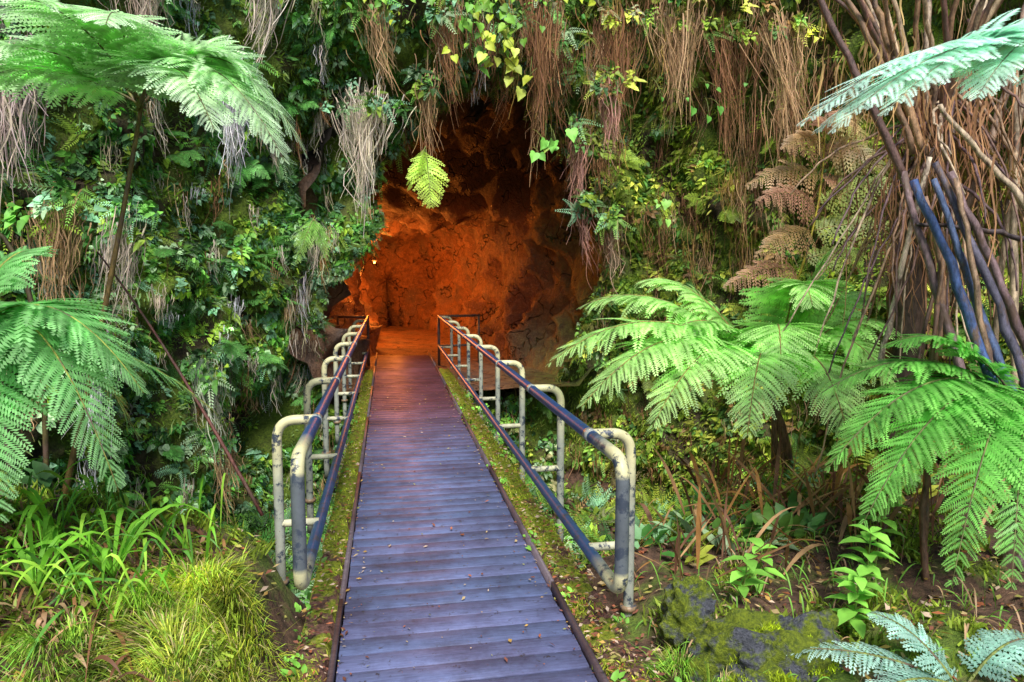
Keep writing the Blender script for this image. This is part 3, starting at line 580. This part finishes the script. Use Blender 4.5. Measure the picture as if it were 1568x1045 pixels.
for (cx,cy,R,n,c) in[(-.76,2.98,.22,3600,(.22,.29,.03)),(-.66,2.75,.13,1400,(.23,.30,.03)),(-.80,2.55,.18,1900,(.18,.24,.03)),(-.95,2.8,.13,1000,(.17,.28,.03)),(-1.15,2.5,.14,900,(.13,.24,.03)),(1.28,2.75,.10,500,(.13,.25,.03)),(1.32,2.5,.10,400,(.13,.25,.03))]:
    for k in range(n):
        a=random.uniform(0,6.28); r=R*math.sqrt(random.random())*(1+.25*math.sin(3*a+cx*9)); x=cx+math.cos(a)*r; y=cy+math.sin(a)*r; lump=fbm(x,y,3,7,2); z=max(gz(x,y),-.05)+.09*(1-(r/R)**2)+.05*lump-.03
        b=np.array((x,y,z)); L=random.uniform(.05,.12)*(1.9 if random.random()<.12 else 1); wx,wy=fbm(x,y,1,4,2),fbm(x,y,8,4,2)
        e=b+np.array((math.cos(a)*r/R*L*.7+wx*.22+random.gauss(0,.03),math.sin(a)*r/R*L*.7+wy*.22-.02+random.gauss(0,.03),L*random.uniform(-.2,.8)))
        s_=nrm(np.array((random.gauss(0,1),random.gauss(0,1),0)))*.0021; m=(b+e)/2+np.array((0,0,.03))
        cl=np.array(c)*random.uniform(.45,1.5)*(1+.9*lump)*np.array((random.uniform(.7,1.3),1,1))
        if random.random()<.14: cl=np.array((.36,.30,.14))*random.uniform(.6,1.1)
        parts.append((np.array([b-s_,b+s_,m+s_,m-s_,e]),[np.array([[0,1,2,3]]),np.array([[3,2,4]])],cl))
for k in range(600):
    x=random.uniform(1.2,3.2); y=random.uniform(2.4,4.6); z=gz(x,y); a=random.uniform(0,6.28); r=random.uniform(.03,.15); dry=random.random()<.4
    parts.append(blade((x,y,z),(x+math.cos(a)*r,y+math.sin(a)*r,z+random.uniform(.0,.16)),.08,.004,(.12,.27,.04) if not dry else (.26,.17,.10)))
build('grass_tuft',parts,M_leaf)
parts=[]
for k in range(330):
    x=random.uniform(1.5,3.4); y=random.uniform(3.3,5.2); z=gz(x,y)+.05; a=random.gauss(1.2,.9); L=random.uniform(.25,.8)
    parts.append(blade((x,y,z),(x+math.cos(a)*L*.7+random.gauss(0,.1),y+random.gauss(0,.15),z+abs(math.sin(a))*L*.7),random.uniform(0,.2),random.uniform(.006,.016),random.choice([(.26,.14,.07),(.44,.27,.14),(.16,.08,.05),(.34,.17,.06)])))
build('dead_fronds',parts,M_dry)
# ---------------------------------------------------------------- seedlings
def seedling(name,x,y,h,n=6):
    ps=[];z=gz(x,y); top=np.array((x+.02,y-.02,z+h)); ps.append(tube(bez((x,y,z),(x+.03,y,z+h*.5),top,np.linspace(0,1,8)),(.005,.003),(.15,.2,.05),6)+(0,))
    for k in range(n):
        t=.35+.65*k/(n-1); c=np.array((x,y,z))*(1-t)+top*t
        for m in range(3):
            a=k*1.3+m*2.1+random.uniform(-.3,.3); d=np.array((math.cos(a),math.sin(a),random.uniform(.1,.6))); L=.115*random.uniform(.7,1.25)
            d=nrm(d); s_=nrm(np.cross(d,(0,0,1))); V=[]
            for t2,w in zip([0,.2,.5,.8,1],[0,.22,.27,.14,0]):
                mm=c+d*L*t2*1.15-np.array((0,0,1))*.45*L*t2*t2; V+=[mm-s_*w*L+np.array((0,0,w*L*.25)),mm,mm+s_*w*L+np.array((0,0,w*L*.25))]
            F=[]
            for q_ in range(4):
                for r in range(2): F.append([3*q_+r,3*q_+r+1,3*q_+4+r,3*q_+3+r])
            ps.append((np.array(V),[np.array(F)],np.array((.14,.33,.05))*random.uniform(.7,1.3),0))
    build(name,ps,M_leaf)
seedling('seedling_plant',2.25,2.85,.42); seedling('seedling_plant.001',2.12,2.75,.32); seedling('seedling_plant.002',1.95,3.3,.28,4); seedling('seedling_plant.003',1.75,3.1,.22,3); seedling('seedling_plant.004',2.6,3.2,.5)
# ---------------------------------------------------------------- rocks
def rock(name,c,s_):
    import bmesh
    bm=bmesh.new(); bmesh.ops.create_icosphere(bm,subdivisions=5,radius=1)
    for v in bm.verts:
        n=v.co.copy(); d=1+.38*fbm(n.x+c[0]*3,n.y,n.z,1.3,3)+.16*fbm(n.x,n.y+c[1],n.z,4,4); v.co=Vector((n.x*s_[0]*d+c[0],n.y*s_[1]*d+c[1],max(-.9,min(n.z,.8))*s_[2]*d+c[2]))
    me=bpy.data.meshes.new(name); bm.to_mesh(me); bm.free(); me.materials.append(M_rock)
    for f in me.polygons: f.use_smooth=True
    o=bpy.data.objects.new(name,me); scene.collection.objects.link(o)
rock('mossy_rock',(1.72,2.66,.02),(.34,.22,.22)); rock('mossy_rock.001',(1.42,3.0,.10),(.13,.12,.18)); rock('mossy_rock.002',(1.5,2.38,.0),(.22,.16,.15))
parts=[]
for (cx,cy,cz,a,b) in[(1.72,2.62,.15,.28,.18),(1.48,2.38,.10,.2,.14)]:
    n=1300; th=rng.uniform(0,6.28,n); r=np.sqrt(rng.random(n)); P=np.stack([cx+a*r*np.cos(th),cy+b*r*np.sin(th),cz+.02-.10*r**3],1)
    k=np.array([fbm(q_[0],q_[1],3,5,2)>-.02 for q_ in P]); P=P[k]
    parts.append(inst(proto_moss(10,.02),P,UPN(P),rng.uniform(.6,1.4,len(P)),np.array([.20,.27,.012])*np.exp(rng.normal(0,.3,(len(P),1))),3,(0,1,0)))
P=[]
for k in range(1900):
    left=random.random()<.3; y=2.2+10*random.random()**1.2; x=random.uniform(-.46,-.30) if left else random.uniform(.91,1.13)
    if fbm(x*2,y,5,1.6,2)>(.04 if y<4.0 else -.1): P.append((x,y,.0))
P=np.array(P); parts.append(inst(proto_moss(10,.02),P,UPN(P),rng.uniform(.6,1.5,len(P)),np.array([.20,.25,.02])*np.exp(rng.normal(0,.3,(len(P),1))),3,(0,1,0)))
P=[(random.choice((random.uniform(1.1,1.25),random.uniform(.9,.95),random.uniform(-.5,-.42))),2.4+8*random.random(),.0) for _ in range(130)]; P=np.array(P)
parts.append(inst(proto_leaves(7,.04,.026),P,UPN(P),rng.uniform(.5,1.2,len(P)),np.array([.10,.24,.035])*np.exp(rng.normal(0,.3,(len(P),1))),3,(0,1,0)))
build('moss_cushions',parts,M_leaf)
# ---------------------------------------------------------------- leaf litter
parts=[];LC=[(.35,.12,.06),(.45,.28,.08),(.25,.10,.07),(.5,.38,.2),(.18,.07,.05),(.55,.42,.34),(.3,.3,.08)]
def litter(x,y,z,s_):
    a=random.uniform(0,6.28); d=np.array((math.cos(a),math.sin(a),random.gauss(0,.15))); e=np.array((-math.sin(a),math.cos(a),random.gauss(0,.25)))
    o=np.array((x,y,z)); L=s_*random.uniform(.5,1.3); w=L*random.uniform(.25,.5); V=np.array([o-d*L*.5,o+e*w*.5+d*.1*L+np.array((0,0,w*.3)),o+d*L*.5,o-e*w*.5])
    parts.append((V+np.array((0,0,.008+abs(d[2])*L*.5+abs(e[2])*w*.5)),[KF],np.array(random.choice(LC))*random.uniform(.7,1.2)))
for k in range(900):
    y=random.uniform(2.3,11); x=random.uniform(-.24,.85) if random.random()<.5 else (random.choice([-.24,.85])+random.gauss(0,.05)); x=min(.86,max(-.25,x)); litter(x,y,.003,random.choice((.014,.02,.028,.034)))
for k in range(2600):
    y=2.2+9*random.random()**1.6; x=random.uniform(.9,1.14) if random.random()<.7 else random.uniform(-.46,-.29); litter(x,y,.018,.035)
for k in range(1700):
    x=random.uniform(1.15,3.4) if random.random()<.75 else random.uniform(-1.6,-.5); y=random.uniform(2.3,4.6); litter(x,y,gz(x,y)+.01,.05)
build('leaf_litter',parts,M_dry)
# ---------------------------------------------------------------- cave lamps
def lamp(name,loc,e,rad=.12):
    em=bpy.data.materials.new(name+'_glow'); em.use_nodes=True; nt=em.node_tree; b=nt.nodes['Principled BSDF']; b.inputs['Emission Color'].default_value=(1,.4,.1,1); b.inputs['Emission Strength'].default_value=2
    top=empty(name); x,y,z=loc
    build('lamp_shade',[tube([(x,y,z+.06),(x,y,z+.10),(x,y,z+.16)],[.07,.06,.03],(.05,.05,.05),14),tube([(x,y,z+.16),(x,y,z+.5)],.01,(.05,.05,.05),8)],M_steel,True,top)
    build('lamp_bulb',[tube([(x,y,z),(x,y,z+.03),(x,y,z+.06)],[.015,.03,.03],(1,1,1),12)],em,True,top)
    l=bpy.data.lights.new(name,'POINT'); l.energy=e; l.color=(1,.25,.03); l.shadow_soft_size=rad; o=bpy.data.objects.new('bulb_light',l); o.location=(x,y,z-.15); scene.collection.objects.link(o); o.parent=top
lamp('cave_lamp',(-.55,15.0,2.3),130,.25); lamp('cave_lamp.001',(-.35,18.6,2.1),420,.25); lamp('cave_lamp.002',(-.9,22.2,2.1),420,.25)
# ---------------------------------------------------------------- light, world, camera
w=bpy.data.worlds.new('World'); scene.world=w; w.use_nodes=True; nt=w.node_tree; bg=nt.nodes['Background']
sk=nt.nodes.new('ShaderNodeTexSky'); sk.sky_type='NISHITA'; sk.sun_disc=False; EL,AZ=52,184; sk.sun_elevation=math.radians(EL); sk.sun_rotation=math.radians(AZ)
nt.links.new(sk.outputs[0],bg.inputs[0]); bg.inputs[1].default_value=.15
sl=bpy.data.lights.new('sun','SUN'); sl.energy=5.0; sl.angle=math.radians(20); sl.color=(1,.96,.88); so=bpy.data.objects.new('sun',sl); scene.collection.objects.link(so)
az=math.radians(AZ); el=math.radians(EL); d=Vector((math.sin(az)*math.cos(el),math.cos(az)*math.cos(el),math.sin(el))); so.rotation_euler=d.to_track_quat('Z','Y').to_euler()
cam=bpy.data.cameras.new('camera'); cam.lens=24; cam.sensor_width=36; cam.clip_end=800; co=bpy.data.objects.new('camera',cam); scene.collection.objects.link(co)
co.location=(0,0,1.75); co.rotation_euler=(math.radians(90-5.4),0,math.radians(-10.25)); scene.camera=co
scene.view_settings.view_transform='Standard'; scene.view_settings.look='None'; scene.view_settings.exposure=0
